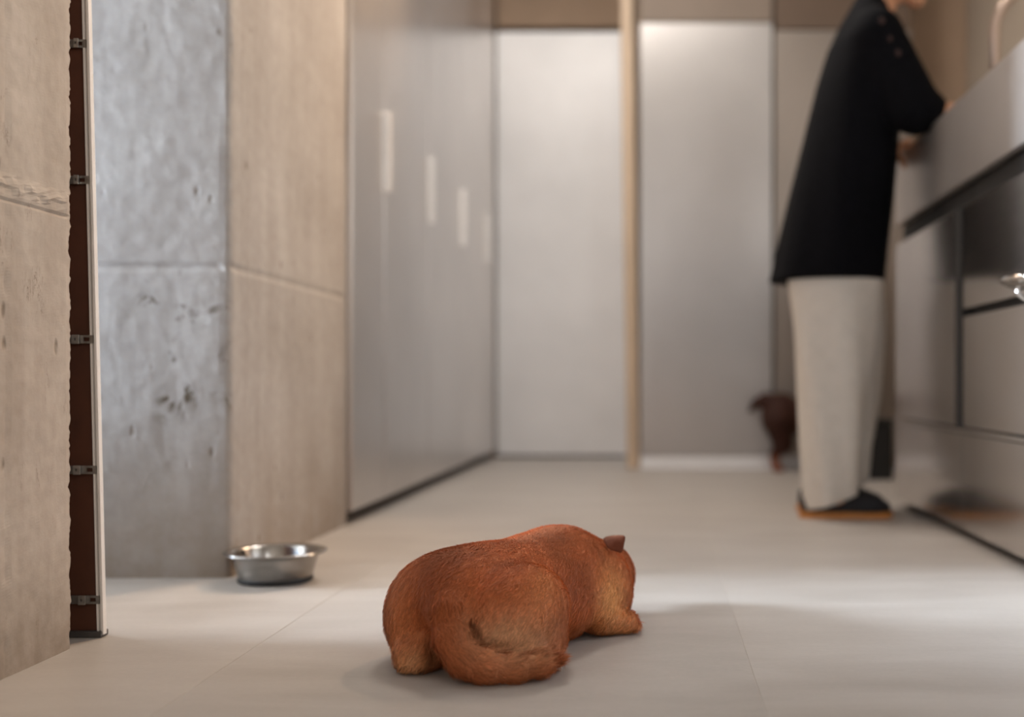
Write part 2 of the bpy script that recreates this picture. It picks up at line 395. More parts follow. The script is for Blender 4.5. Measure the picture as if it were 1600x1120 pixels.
# ------------------------------------------------------------------ right hand kitchen run
XF = .663
YE = 3.16
wt = empty('worktop', (XF+.3, 2, .77)); tag(wt, 'steel worktop with deep front apron along the right side', 'worktop')
box('apron', XF, XF+.02, -.4, YE, .773, .96, M['steel_apron'], wt, .002)
box('top_slab', XF+.0202, 1.258, -.4, YE, .935, .96, M['steel_side'], wt, .001)
box('end_panel', XF+.0202, 1.258, YE-.02, YE, .775, .934, M['steel_side'], wt, .001)
def unit(a, b_, label, gap):
    u = empty('base_cabinet', (XF, (a+b_)/2, 0)); tag(u, label, 'cabinet', 'steel base cabinets under the worktop')
    box('carcass', XF+.022, 1.25, a+.0005, b_-.0005, .022, .77, M['dark'], u)
    box('plinth', XF+.045, 1.24, a+.001, b_-.001, 0, .0215, M['plinth_dark'], u, 0)
    box('bottom_drawer', XF, XF+.02, a+.0005, b_-.0005, .022, .228, M['steel_side'], u, .0003)
    lip = box('drawer_lip', XF-.006, XF+.012, a+.0005, b_-.0005, .2305, .240, M['steel_side'], u, .001)
    if gap:
        lo = box('lower_drawer', XF, XF+.02, a+.016, b_-.006, .243, .482, M['steel_side'], u, .002)
        up = box('upper_drawer', XF, XF+.02, a+.016, b_-.006, .498, .720, M['steel_side'], u, .002)
        return u, up
    box('gap_strip', XF-.0012, XF+.021, a+.001, a+.053, .243, .720, M['dark'], u, 0)
    d = box('door', XF, XF+.02, a+.055, b_-.003, .243, .720, M['steel_side'], u, .002)
    return u, d
uA, _ = unit(2.47, YE, 'steel base cabinet reflecting the person, under the worktop end', False)
uB, upB = unit(1.60, 2.468, 'steel base cabinet with two drawers and a chrome handle', True)
uC, _ = unit(.70, 1.598, 'steel base cabinet nearest the camera under the worktop', True)
# chrome oval pull of the drawer: shallow oval dish with a bent rod under it
def chrome_pull(parent):
    c = Vector((.640, 1.955, .508)); n, m = 28, 7
    bm = bmesh.new(); rings = []
    prof = [(.2, .0035), (.75, .0045), (.93, .0065), (1.0, .004), (.97, .0), (.8, -.0035), (.2, -.0055)]
    for r, z in prof:
        rings.append([bm.verts.new((c.x+.046*r*math.cos(2*math.pi*i/n), c.y+.085*r*math.sin(2*math.pi*i/n), c.z+z-.18*(.046*r*math.cos(2*math.pi*i/n)))) for i in range(n)])
    for k in range(len(rings)-1):
        for i in range(n): bm.faces.new((rings[k][i], rings[k][(i+1) % n], rings[k+1][(i+1) % n], rings[k+1][i]))
    bm.faces.new(rings[0]); bm.faces.new(list(reversed(rings[-1])))
    bmesh.ops.recalc_face_normals(bm, faces=bm.faces[:])
    me = bpy.data.meshes.new('handle'); bm.to_mesh(me); bm.free()
    tag(put('handle', me, M['chrome'], parent, True), 'chrome oval pull handle')
    pts = [(.618, 1.94, .502), (.615, 1.94, .496), (.618, 1.94, .489), (.626, 1.94, .483), (.640, 1.94, .478), (.655, 1.94, .476), (.668, 1.94, .476)]
    put('handle_rod', tube_me('handle_rod', pts, [.004, .0046, .0042, .0038, .0036, .0036, .0036]), M['chrome'], parent, True)
chrome_pull(upB)
# kitchen tap
tp = empty('kitchen_tap', (.85, 2.86, .96)); tag(tp, 'pale satin gooseneck tap standing on the steel worktop', 'tap')
arc = [(.85, 2.86, .962), (.85, 2.86, 1.22)]+[(.85+.09*(1-math.cos(t)), 2.86-.05*(1-math.cos(t)), 1.22+.10*math.sin(t)) for t in [math.pi*i/14 for i in range(1, 15)]]+[(1.03, 2.76, 1.16)]
put('spout', tube_me('spout', arc, .0125), M['tap'], tp, True)
lathe('base_ring', [(0, .0005), (.026, .0005), (.026, .012), (.016, .02), (.0, .02)], 24, M['tap'], tp, (.85, 2.86, .96))
box('lever', .862, .90, 2.853, 2.867, 1.0, 1.012, M['tap'], tp, .003)
# black bin behind the person
bb = empty('bin', (.75, 3.98, 0)); tag(bb, 'black box shaped bin on the floor right behind the trouser leg', 'bin')
box('body', .655, .822, 3.95, 4.12, 0, .195, M['rubber'], bb, .01)
box('lid', .652, .825, 3.947, 4.123, .196, .212, M['rubber'], bb, .006)

# ------------------------------------------------------------------ dog bowl
bc = (-.653, 1.95, 0)
bw = empty('dog_bowl', bc); tag(bw, 'stainless steel dog bowl with flared rim beside the concrete pillar', 'bowl')
lathe('bowl', [(0, .004), (.058, .004), (.0615, .008), (.0665, .028), (.0715, .043), (.0735, .0475), (.083, .0485), (.0856, .0500), (.0856, .0515), (.083, .0525), (.0725, .0515), (.070, .0485), (.064, .026), (.057, .009), (0, .0075)], 64, M['bowl'], bw, bc)
lathe('rubber_ring', [(.050, .0003), (.0605, .0003), (.0625, .003), (.0622, .0085), (.0600, .0090), (.050, .003), (.050, .0003)], 64, M['rubber'], bw, bc)

# ------------------------------------------------------------------ implicit surfaces for bodies
class Field:
    def __init__(s, lo, hi, h):
        s.lo = np.array(lo, float); s.h = h; s.n = np.ceil((np.array(hi)-s.lo)/h).astype(int)+1
        s.d = np.full(s.n, .05, np.float32)
        s.ax = [s.lo[i]+h*np.arange(s.n[i]) for i in range(3)]
    def block(s, lo, hi):
        a = np.clip(np.floor((np.array(lo)-s.lo)/s.h).astype(int), 0, s.n); b = np.clip(np.ceil((np.array(hi)-s.lo)/s.h).astype(int)+1, 0, s.n)
        sl = tuple(slice(a[i], b[i]) for i in range(3))
        return sl, np.meshgrid(*[s.ax[i][sl[i]] for i in range(3)], indexing='ij', sparse=True)
    def join(s, sl, f, k):
        d = s.d[sl]; f = f.astype(np.float32)
        hh = np.maximum(k-np.abs(d-f), 0)/k
        s.d[sl] = np.minimum(d, f)-hh*hh*k*.25
    def ell(s, c, r, k=.015, yaw=0, pitch=0, roll=0):
        R = (Matrix.Rotation(yaw, 3, 'Z') @ Matrix.Rotation(pitch, 3, 'X') @ Matrix.Rotation(roll, 3, 'Y'))
        m = max(r)+k+.01; sl, (X, Y, Z) = s.block([q-m for q in c], [q+m for q in c])
        X, Y, Z = X-c[0], Y-c[1], Z-c[2]
        L = [R[0][i]*X+R[1][i]*Y+R[2][i]*Z for i in range(3)]
        k0 = np.sqrt(sum((L[i]/r[i])**2 for i in range(3))); k1 = np.sqrt(sum((L[i]/r[i]**2)**2 for i in range(3)))+1e-9
        s.join(sl, k0*(k0-1)/k1, k)
    def cone(s, a, b, ra, rb, k=.01):
        a, b = np.array(a, float), np.array(b, float); m = max(ra, rb)+k+.01
        sl, (X, Y, Z) = s.block(np.minimum(a, b)-m, np.maximum(a, b)+m)
        ab = b-a; t = np.clip(((X-a[0])*ab[0]+(Y-a[1])*ab[1]+(Z-a[2])*ab[2])/(ab@ab), 0, 1)
        f = np.sqrt((X-a[0]-t*ab[0])**2+(Y-a[1]-t*ab[1])**2+(Z-a[2]-t*ab[2])**2)-(ra+t*(rb-ra))
        s.join(sl, f, k)
    def chain(s, pts, rad, k=.01, kin=.012):
        for i in range(len(pts)-1): s.cone(pts[i], pts[i+1], rad[i], rad[i+1], k if i == 0 else kin)
    def loft(s, tab, k=.01, cut=None, fold=None):
        """tab rows: z, x0, x1, cy, ry"""
        T = np.array(tab, float); z0, z1 = T[0, 0], T[-1, 0]
        sl, (X, Y, Z) = s.block((T[:, 1].min()-.05, (T[:, 3]-T[:, 4]).min()-.05, z0-.05), (T[:, 2].max()+.05, (T[:, 3]+T[:, 4]).max()+.05, z1+.05))
        g = lambda i: np.interp(Z, T[:, 0], T[:, i])
        xa, xb, cy, ry = g(1), g(2), g(3), g(4); cx, rx = (xa+xb)/2, (xb-xa)/2
        q = np.sqrt(((X-cx)/rx)**2+((Y-cy)/ry)**2)
        f = (q-1)*np.minimum(rx, ry)
        if fold is not None: f = f+fold(X, Y, Z, np.arctan2((Y-cy)/ry, (X-cx)/rx))
        f = np.maximum(f, np.maximum(z0-Z, Z-z1))
        if cut is not None: f = np.maximum(f, cut(X, Y, Z))
        s.join(sl, f, k)
    def carve(s, a, b, ra, rb, k=.006):
        """smooth groove cut out along a line"""
        a, b = np.array(a, float), np.array(b, float); m = max(ra, rb)+k+.01
        sl, (X, Y, Z) = s.block(np.minimum(a, b)-m, np.maximum(a, b)+m)
        ab = b-a; t = np.clip(((X-a[0])*ab[0]+(Y-a[1])*ab[1]+(Z-a[2])*ab[2])/(ab@ab), 0, 1)
        f = -(np.sqrt((X-a[0]-t*ab[0])**2+(Y-a[1]-t*ab[1])**2+(Z-a[2]-t*ab[2])**2)-(ra+t*(rb-ra)))
        d = s.d[sl]; hh = np.maximum(k-np.abs(d-f), 0)/k
        s.d[sl] = np.maximum(d, f)+hh*hh*k*.25
    def floor(s, z=0.0015):
        s.d = np.maximum(s.d, (z-s.ax[2])[None, None, :].astype(np.float32))
    def surface(s, smooth=2):
        d = s.d; ins = d < 0
        n = [q-1 for q in d.shape]
        cnt = np.zeros(n, np.int8); acc = np.zeros(n+[3]); num = np.zeros(n)
        cs = [(i, j, k) for i in (0, 1) for j in (0, 1) for k in (0, 1)]
        sub = lambda A, c: A[c[0]:c[0]+n[0], c[1]:c[1]+n[1], c[2]:c[2]+n[2]]
        for c in cs: cnt += sub(ins, c)
        act = np.argwhere((cnt > 0) & (cnt < 8)); I = tuple(act.T)
        P = np.zeros((len(act), 3)); N = np.zeros(len(act))
        for c in cs:
            for ax in range(3):
                if c[ax]: continue
                c2 = list(c); c2[ax] = 1
                d0 = d[I[0]+c[0], I[1]+c[1], I[2]+c[2]]; d1 = d[I[0]+c2[0], I[1]+c2[1], I[2]+c2[2]]
                x = (d0 < 0) != (d1 < 0); t = np.where(x, d0/np.where(x, d0-d1, 1), 0)
                q = np.array(c, float)[None].repeat(len(act), 0); q[:, ax] += t
                P[x] += q[x]; N += x
        P = (act+P/N[:, None])*s.h+s.lo
        idx = np.full(n, -1); idx[I] = np.arange(len(act)); faces = []
        for ax in range(3):
            u, v = (ax+1) % 3, (ax+2) % 3
            a = [slice(None)]*3; a[ax] = slice(0, -1); b = [slice(None)]*3; b[ax] = slice(1, None)
            e = np.argwhere(ins[tuple(a)] != ins[tuple(b)])
            ok = (e[:, u] > 0) & (e[:, v] > 0) & (e[:, u] < n[u]) & (e[:, v] < n[v]); e = e[ok]
            def cell(du, dv):
                q = e.copy(); q[:, u] -= du; q[:, v] -= dv; return idx[tuple(q.T)]
            quad = np.stack([cell(1, 1), cell(0, 1), cell(0, 0), cell(1, 0)], 1)
            flip = ~ins[tuple(e.T)]
            quad[flip] = quad[flip][:, ::-1]; faces.append(quad)
        Q = np.concatenate(faces); Q = Q[(Q >= 0).all(1)]
        for _ in range(smooth):
            S = np.zeros_like(P); C = np.zeros(len(P))
            for i in range(4):
                for j in (1, 3):
                    np.add.at(S, Q[:, i], P[Q[:, (i+j) % 4]]); np.add.at(C, Q[:, i], 1)
            P = P*.5+.5*S/np.maximum(C, 1)[:, None]
        return P, Q
def np_mesh(name, P, Q):
    me = bpy.data.meshes.new(name); me.vertices.add(len(P)); me.vertices.foreach_set('co', P.astype(np.float32).ravel())
    k = Q.shape[1]; me.loops.add(Q.size); me.loops.foreach_set('vertex_index', Q.astype(np.int32).ravel())
    me.polygons.add(len(Q)); me.polygons.foreach_set('loop_start', np.arange(0, Q.size, k, dtype=np.int32))
    me.polygons.foreach_set('loop_total', np.full(len(Q), k, np.int32))
    me.update(calc_edges=True); me.validate()
    me.polygons.foreach_set('use_smooth', [True]*len(me.polygons)); return me
def set_col(me, C, name='coat'):
    at = me.color_attributes.new(name, 'FLOAT_COLOR', 'POINT')
    at.data.foreach_set('color', np.concatenate([C, np.ones((len(C), 1))], 1).astype(np.float32).ravel())
def coat_mat(name, rough=.65, hair=False):
    m, nt, b = mat_new(name); a = nd(nt, 'ShaderNodeVertexColor', layer_name='coat')
    n = noise_n(nt, coords(nt, (1, 1, 1)), 220, 3)
    nt.links.new(mix(nt, .35, a.outputs[0], ramp(nt, n, [(.3, (.6, .55, .5)), (.7, (1, 1, 1))]), 'MULTIPLY'), b.inputs['Base Color'])
    b.inputs['Roughness'].default_value = rough; b.inputs['Specular IOR Level'].default_value = .25
    b.inputs['Sheen Weight'].default_value = .12; b.inputs['Sheen Tint'].default_value = (1, .72, .45, 1)
    tr = nd(nt, 'ShaderNodeBsdfTranslucent'); nt.links.new(a.outputs[0], tr.inputs[0])
    mx = nd(nt, 'ShaderNodeMixShader', i_0=.25 if hair else .0); nt.links.new(b.outputs[0], mx.inputs[1]); nt.links.new(tr.outputs[0], mx.inputs[2])
    nt.links.new(mx.outputs[0], nt.nodes['Material Output'].inputs[0])
    return m
def vnormals(P, Q):
    N = np.zeros_like(P); f = np.cross(P[Q[:, 2]]-P[Q[:, 0]], P[Q[:, 3]]-P[Q[:, 1]])
    for i in range(4): np.add.at(N, Q[:, i], f)
    return N/np.maximum(np.linalg.norm(N, axis=1), 1e-12)[:, None]
def clump(B):
    return np.array([noise.noise_vector(Vector(p)*55) for p in B])
def make_fur(name, P, Q, C, comb, n, length, width, mat, parent, lift=.32, skip=None):
    N = vnormals(P, Q)
    ar = np.linalg.norm(np.cross(P[Q[:, 2]]-P[Q[:, 0]], P[Q[:, 3]]-P[Q[:, 1]]), axis=1)
    cen = P[Q].mean(1); keep = np.ones(len(Q), bool) if skip is None else ~skip(cen)
    w = ar*keep; f = RNG.choice(len(Q), n, p=w/w.sum()); u, v = RNG.random((2, n))
    wt4 = np.stack([(1-u)*(1-v), u*(1-v), u*v, (1-u)*v], 1)
    B = (P[Q[f]]*wt4[..., None]).sum(1); NN = (N[Q[f]]*wt4[..., None]).sum(1); NN /= np.linalg.norm(NN, axis=1)[:, None]
    CC = (C[Q[f]]*wt4[..., None]).sum(1)
    D = comb(B); D = D+.42*clump(B)+.28*RNG.normal(size=D.shape); D -= NN*(D*NN).sum(1)[:, None]; D /= np.maximum(np.linalg.norm(D, axis=1), 1e-9)[:, None]
    L = (length(B) if callable(length) else np.full(n, length))*RNG.uniform(.6, 1.25, n)
    li = (lift*RNG.uniform(.5, 1.5, n))[:, None]
    mid = B+(D+NN*li)*L[:, None]*.5; tip = B+(D+NN*li*.55)*L[:, None]
    mid[:, 2] = np.maximum(mid[:, 2], .0012); tip[:, 2] = np.maximum(tip[:, 2], .001)
    S = np.cross(D, NN)*width/2
    B = B-NN*.0006
    V = np.stack([B-S, B+S, mid+S*.8, mid-S*.8, tip], 1).reshape(-1, 3); o = np.arange(n)[:, None]*5
    T = np.concatenate([o+np.array([[0, 1, 2]]), o+np.array([[0, 2, 3]]), o+np.array([[3, 2, 4]])])
    me = np_mesh(name, V, T)
    var = RNG.uniform(.68, 1.35, (n, 1))
    set_col(me, np.clip(np.repeat(CC*var, 5, 0), 0, 1))
    return put(name, me, mat, parent)

# ------------------------------------------------------------------ the ginger dog lying on the floor
def blob(P, c, r):
    return np.exp(-(((P-np.array(c))/np.array(r))**2).sum(1))
def lin(r, g, b): return np.array(srgb(r, g, b)[:3])
def lerp(C, w, col): return C*(1-w[:, None])+w[:, None]*col
dog = empty('dog', (-.18, 1.46, 0)); tag(dog, 'ginger short haired dog lying on the floor with its back to the camera', 'dog')
fd = Field((-.37, 1.24, -.012), (.0, 1.82, .175), .0026)
YAW = -.47                                        # spine direction: turned to the right of the view axis
fd.ell((-.222, 1.405, .072), (.082, .090, .066), .02, YAW)                       # rump
fd.ell((-.187, 1.475, .074), (.079, .095, .060), .03, YAW)                       # waist
fd.ell((-.150, 1.550, .074), (.077, .085, .064), .03, YAW)                       # ribs
fd.ell((-.128, 1.585, .084), (.056, .058, .050), .03, YAW)                       # withers
fd.ell((-.270, 1.425, .064), (.057, .080, .060), .022, YAW)
fd.ell((-.281, 1.388, .046), (.042, .052, .042), .018, YAW)                      # left thigh
fd.ell((-.166, 1.362, .062), (.057, .074, .060), .010, YAW, .1)                 # right thigh
fd.ell((-.150, 1.350, .030), (.040, .050, .028), .014, YAW)                      # right lower leg
fd.cone((-.150, 1.345, .016), (-.124, 1.332, .010), .014, .0105, .008)           # right hind toes
fd.ell((-.280, 1.356, .024), (.032, .040, .026), .012, -.1)                      # left hock
fd.ell((-.280, 1.345, .013), (.028, .030, .015), .008, -.1)
fd.ell((-.100, 1.592, .068), (.053, .058, .054), .008, YAW)
fd.ell((-.128, 1.490, .046), (.045, .060, .044), .02, YAW)                      # neck
fd.ell((-.083, 1.640, .060), (.050, .062, .050), .022, -.25)                     # skull
fd.ell((-.070, 1.582, .050), (.036, .045, .052), .008, -.2)                       # cheek ruff
fd.ell((-.072, 1.710, .058), (.030, .052, .028), .02, -.1, -.25)                 # muzzle
fd.ell((-.078, 1.545, .044), (.031, .040, .043), .018, YAW)                      # right upper arm
fd.cone((-.074, 1.525, .022), (-.046, 1.538, .016), .0205, .016, .01)            # right forearm
fd.ell((-.040, 1.542, .0150), (.0150, .015, .0145), .008)                        # right paw
for q in (-.006, .003, .012): fd.cone((-.036, 1.542+q, .012), (-.026, 1.543+q*1.15, .009), .0062, .0055, .003)
fd.cone((-.18, 1.60, .03), (-.155, 1.70, .016), .022, .017, .01)                 # left foreleg
fd.ell((-.150, 1.715, .014), (.016, .022, .014), .008)
# tail, curled round to the right along the floor
TP = [px(713, 912, 1.358), px(703, 955, 1.318), px(706, 995, 1.300), px(724, 1026, 1.290), px(758, 1042, 1.286), px(800, 1044, 1.290), px(840, 1037, 1.297), px(868, 1030, 1.303)]
TR = [.018, .0175, .0178, .0180, .0168, .0148, .0122, .0080]
TP = [(p[0], p[1], max(p[2], r*.93)) for p, r in zip(TP, TR)]
fd.chain(TP, TR, .032, .014)
# creases: tail against the thighs, thigh fold, elbow, neck folds
fd.carve(px(735, 955, 1.315), px(745, 1008, 1.296), .0035, .006, .008)
fd.carve(px(745, 1010, 1.294), px(800, 1019, 1.290), .006, .005, .007)
fd.carve(px(800, 1019, 1.290), px(862, 1012, 1.300), .005, .004, .007)
fd.carve(px(676, 975, 1.33), px(688, 1045, 1.325), .002, .009, .01)
fd.carve(px(868, 1020, 1.315), px(858, 990, 1.315), .004, .002, .008)
fd.carve(px(915, 1003, 1.475), px(940, 1000, 1.492), .010, .008, .010)
fd.floor(.0012)
DP, DQ = fd.surface(2)
C = np.tile(lin(192, 108, 60), (len(DP), 1))
spine = blob(DP, (-.262, 1.44, .125), (.035, .10, .03))+blob(DP, px(695, 900, 1.34), (.03, .05, .03))*.9
C = lerp(C, np.clip(spine, 0, 1)*.62, lin(142, 72, 36))
C = lerp(C, np.clip(blob(DP, px(795, 1000, 1.30), (.055, .05, .032))*1.15, 0, 1), lin(226, 176, 134))
C = lerp(C, np.clip(blob(DP, px(850, 930, 1.35), (.02, .05, .035))*.7, 0, 1), lin(220, 150, 92))
C = lerp(C, np.clip(blob(DP, px(625, 960, 1.38), (.025, .06, .05))*.7, 0, 1), lin(214, 152, 104))
C = lerp(C, np.clip(blob(DP, (-.283, 1.33, .018), (.028, .04, .02)), 0, 1), lin(226, 174, 126))
C = lerp(C, np.clip(blob(DP, px(958, 935, 1.52), (.022, .05, .045))*.95, 0, 1), lin(232, 172, 108))
C = lerp(C, np.clip(blob(DP, px(975, 985, 1.52), (.03, .03, .02)), 0, 1), lin(214, 150, 98))
C = lerp(C, np.clip(blob(DP, px(905, 900, 1.47), (.028, .05, .05))*.55, 0, 1), lin(160, 78, 36))
C = lerp(C, np.clip(blob(DP, px(870, 845, 1.50), (.03, .05, .02))*.5, 0, 1), lin(140, 70, 34))
tailw = np.zeros(len(DP))
for i in range(1, len(TP)-1):
    for q in (0, .25, .5, .75):
        c_ = np.array(TP[i])*(1-q)+np.array(TP[i+1])*q; r_ = TR[i]*(1-q)+TR[i+1]*q
        dd = np.linalg.norm(DP-c_, axis=1)/r_; tailw = np.maximum(tailw, np.clip((1.22-dd)/.2, 0, 1))
C = lerp(C, np.clip(tailw*.9, 0, 1), lin(172, 92, 52))
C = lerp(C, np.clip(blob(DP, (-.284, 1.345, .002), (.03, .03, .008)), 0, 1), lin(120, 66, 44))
nn = np.array([noise.noise(Vector(p)*28) for p in DP]); C = C*(1+.16*nn)[:, None]
M['coat'] = coat_mat('ginger_coat'); M['fur'] = coat_mat('ginger_fur', .6, True)
me = np_mesh('body', DP, DQ); set_col(me, np.clip(C, 0, 1)); dog_body = put('body', me, M['coat'], dog)
Fw = np.array((math.sin(-YAW), math.cos(YAW), 0)); TPn = np.array(TP)
def dog_comb(B):
    D = np.tile(-Fw*1.0+np.array((0, 0, -.75)), (len(B), 1))
    dist = np.linalg.norm(B[:, None]-TPn[None], axis=2); k = dist.argmin(1); r = np.array(TR)[k]
    td = np.gradient(TPn, axis=0); td /= np.linalg.norm(td, axis=1)[:, None]
    on = (dist.min(1) < r*1.45) & (k > 0); D[on] = td[k[on]]+np.array((0, 0, .05))
    hd_ = (B[:, 1] > 1.58); D[hd_] = D[hd_]*np.array((1, 1, .6))
    return D
def fur_len(B):
    L = np.full(len(B), .0095)
    dist = np.linalg.norm(B[:, None]-TPn[None], axis=2).min(1)
    L[dist < .024] = .015
    L[(B[:, 0] < -.25) & (B[:, 2] < .045) & (B[:, 1] < 1.39)] = .013
    return L
make_fur('fur', DP, DQ, np.clip(C*1.08, 0, 1), dog_comb, 85000, fur_len, 0.0008, M['fur'], dog_body,
         skip=lambda c: (c[:, 2] < .003) | (c[:, 1] > 1.70))['kind'] = 'stuff'
def ear_me(name, A, B, C_, D_, bulge, t=.0032, n=8):
    '''folded flap between a ridge A-B and a lower edge D_-C_, bulged outwards, with thickness'''
    A, B, C_, D_ = map(Vector, (A, B, C_, D_)); nv = (B-A).cross(D_-A).normalized()
    if nv.y > 0: nv = -nv
    V = []
    for s in (0, 1):
        for j in range(n+1):
            for i in range(n+1):
                u, v = i/n, j/n
                uu = u*(1-.10*v*v); p = A.lerp(B, uu).lerp(D_.lerp(C_, uu), v)
                e = max(abs(u-.5), abs(v-.5))*2
                p = p+nv*(bulge*math.sin(math.pi*(.15+.75*v))*(1-.4*abs(2*u-1))-(t*(1-.75*e**4) if s else 0))
                c = (abs(2*u-1)**4)*(abs(2*v-1)**4); p = p.lerp((A+B+C_+D_)/4, .16*c)
                V.append(tuple(p))
    g = (n+1)**2; Fc = []
    for s in (0, 1):
        for j in range(n):
            for i in range(n):
                q = [s*g+j*(n+1)+i, s*g+j*(n+1)+i+1, s*g+(j+1)*(n+1)+i+1, s*g+(j+1)*(n+1)+i]; Fc.append(tuple(q))
    bd = [i for i in range(n+1)]+[j*(n+1)+n for j in range(1, n+1)]+[n*(n+1)+i for i in range(n-1, -1, -1)]+[j*(n+1) for j in range(n-1, 0, -1)]
    for a, b in zip(bd, bd[1:]+bd[:1]): Fc.append((a, b, b+g, a+g))
    me = mesh_from(name, V, Fc)
    bm = bmesh.new(); bm.from_mesh(me); bmesh.ops.recalc_face_normals(bm, faces=bm.faces[:]); bm.to_mesh(me); bm.free()
    set_col(me, np.tile(lin(104, 48, 22), (len(me.vertices), 1))); return me
put('ear', ear_me('ear', px(941, 840, 1.592), px(979, 836, 1.580), px(976, 866, 1.566), px(950, 859, 1.566), .006), M['coat'], dog_body, True)
put('ear', ear_me('ear', (-.104, 1.665, .106), (-.140, 1.662, .104), (-.142, 1.652, .078), (-.112, 1.655, .084), .005), M['coat'], dog_body, True)
M['claw'] = plain('claw', srgb(190, 160, 140), .35)
M['nose'] = plain('nose', (.02, .015, .014, 1), .35)
for q in ((-.1175, 1.327), (-.1165, 1.336)):
    put('claw', tube_me('claw', [(q[0]-.006, q[1], .0085), (q[0], q[1]-.0005, .0085), (q[0]+.004, q[1]-.001, .0055), (q[0]+.005, q[1]-.001, .003)], [.0024, .0022, .0014, .0004], 8), M['claw'], dog_body, True)

# ------------------------------------------------------------------ the dark brown dog standing further back
d2 = empty('dog', (.58, 4.345, 0)); tag(d2, 'dark brown dog standing behind the person, only its hindquarters showing', 'dog')
f2 = Field((.30, 4.22, -.01), (.92, 4.47, .40), .006)
f2.ell((.478, 4.345, .212), (.078, .056, .086), .03); f2.ell((.58, 4.345, .205), (.10, .052, .058), .03); f2.ell((.66, 4.345, .20), (.065, .058, .075), .03)
f2.cone((.70, 4.345, .23), (.755, 4.345, .30), .040, .034, .02); f2.ell((.775, 4.345, .315), (.044, .038, .038), .015); f2.cone((.80, 4.345, .305), (.84, 4.345, .295), .022, .015, .012)
for s in (-1, 1):
    y = 4.345+s*.034
    f2.cone((.460, y, .19), (.484, y, .105), .052, .034, .02); f2.cone((.488, y, .10), (.452, y, .065), .022, .014, .01); f2.cone((.452, y, .065), (.458, y, .014), .0125, .011, .008); f2.ell((.466, y, .010), (.020, .013, .011), .006)
    f2.cone((.66, y, .17), (.662, y, .09), .026, .015, .015); f2.cone((.662, y, .09), (.664, y, .014), .0135, .011, .008); f2.ell((.672, y, .010), (.020, .013, .011), .006)
    f2.cone((.770, 4.345+s*.034, .335), (.752, 4.345+s*.046, .300), .014, .008, .006)
f2.chain([(.445, 4.345, .262), (.415, 4.345, .275), (.385, 4.345, .262), (.362, 4.345, .235)], [.026, .022, .017, .010], .02)
f2.floor(.001)
P2, Q2 = f2.surface(2)
C2 = np.tile(lin(64, 34, 26), (len(P2), 1)); C2 = lerp(C2, np.clip((.075-P2[:, 2])/.03, 0, 1)*.9, lin(160, 88, 52))
C2 = C2*(1+.2*np.array([noise.noise(Vector(p)*22) for p in P2]))[:, None]
M['coat2'] = coat_mat('brown_coat')
me = np_mesh('body', P2, Q2); set_col(me, np.clip(C2, 0, 1)); b2 = put('body', me, M['coat2'], d2)
make_fur('fur', P2, Q2, np.clip(C2, 0, 1), lambda B: np.tile(np.array((-1., 0, -.6)), (len(B), 1)), 14000, .014, .0012, M['coat2'], b2)['kind'] = 'stuff'

# ------------------------------------------------------------------ the person at the worktop
pr = empty('person', (.47, 2.93, 0)); tag(pr, 'person in black shirt and wide cream trousers standing at the steel worktop', 'person')
M['skin'] = plain('skin', srgb(206, 152, 118), .5, 0, .06, 25)
M['shirt'] = plain('black_cotton', (.0035, .0035, .005, 1), .9, 0, .3, 60, .1)
M['trousers'] = plain('cream_cotton', srgb(214, 207, 197), .85, 0, .04, 40, .2)
M['shoe'] = plain('black_canvas', (.010, .010, .014, 1), .75, 0, .2)
M['sole'] = plain('tan_rubber', srgb(196, 130, 66), .6)
M['hair'] = plain('dark_hair', (.025, .016, .012, 1), .5, 0, .3, 90)
fb = Field((.28, 2.66, .0), (1.02, 3.24, 1.58), .0056)
fb.loft([(.70, .36, .56, 2.93, .15), (.86, .375, .57, 2.93, .14), (1.05, .42, .60, 2.93, .145), (1.2, .47, .615, 2.93, .15), (1.26, .50, .60, 2.93, .10)], .02)
for y, s in ((2.855, 0), (3.005, .02)):
    fb.cone((.45+s, y, .74), (.46+s, y, .42), .075, .052, .03); fb.cone((.46+s, y, .42), (.44+s, y, .07), .05, .034, .02)
    fb.cone((.43+s, y, .045), (.53+s, y, .028), .030, .020, .02)
fb.cone((.545, 2.93, 1.22), (.585, 2.93, 1.38), .050, .046, .03)
fb.ell((.585, 2.93, 1.445), (.088, .070, .098), .02, 0, 0, .35)                   # skull
fb.ell((.632, 2.93, 1.385), (.052, .054, .070), .02, 0, 0, .45)                   # face
fb.ell((.668, 2.93, 1.324), (.025, .024, .021), .018)                             # chin
fb.cone((.685, 2.93, 1.43), (.712, 2.93, 1.395), .008, .011, .008)                # nose
fb.ell((.692, 2.93, 1.358), (.010, .020, .008), .006)                             # mouth
for s in (-1, 1): fb.ell((.592, 2.93+s*.070, 1.405), (.017, .008, .028), .006)    # ears
fb.cone((.555, 2.79, 1.20), (.640, 2.765, .995), .042, .034, .03)                 # right arm
fb.cone((.640, 2.765, .996), (.79, 2.755, .984), .033, .022, .015)
fb.ell((.835, 2.752, .980), (.042, .036, .016), .012, 0)
for k, (dy, ln) in enumerate(((-.028, .055), (-.010, .066), (.009, .062), (.027, .046))):
    a = (.862-.004*abs(k-1.5), 2.752+dy, .980); m_ = (a[0]+ln*.6, a[1]+.002, .981); fb.chain([a, m_, (a[0]+ln, a[1]+.003, .972)], [.0095, .0088, .0078], .004)
fb.chain([(.815, 2.778, .980), (.84, 2.800, .977), (.868, 2.806, .972)], [.011, .010, .008], .006)
fb.cone((.555, 3.07, 1.20), (.560, 3.10, 1.0), .042, .034, .03)                   # left arm, hand on the worktop edge
fb.cone((.560, 3.10, 1.0), (.618, 3.05, .955), .034, .024, .015)
fb.ell((.640, 3.045, .950), (.018, .036, .030), .010, 0, 0, .3)
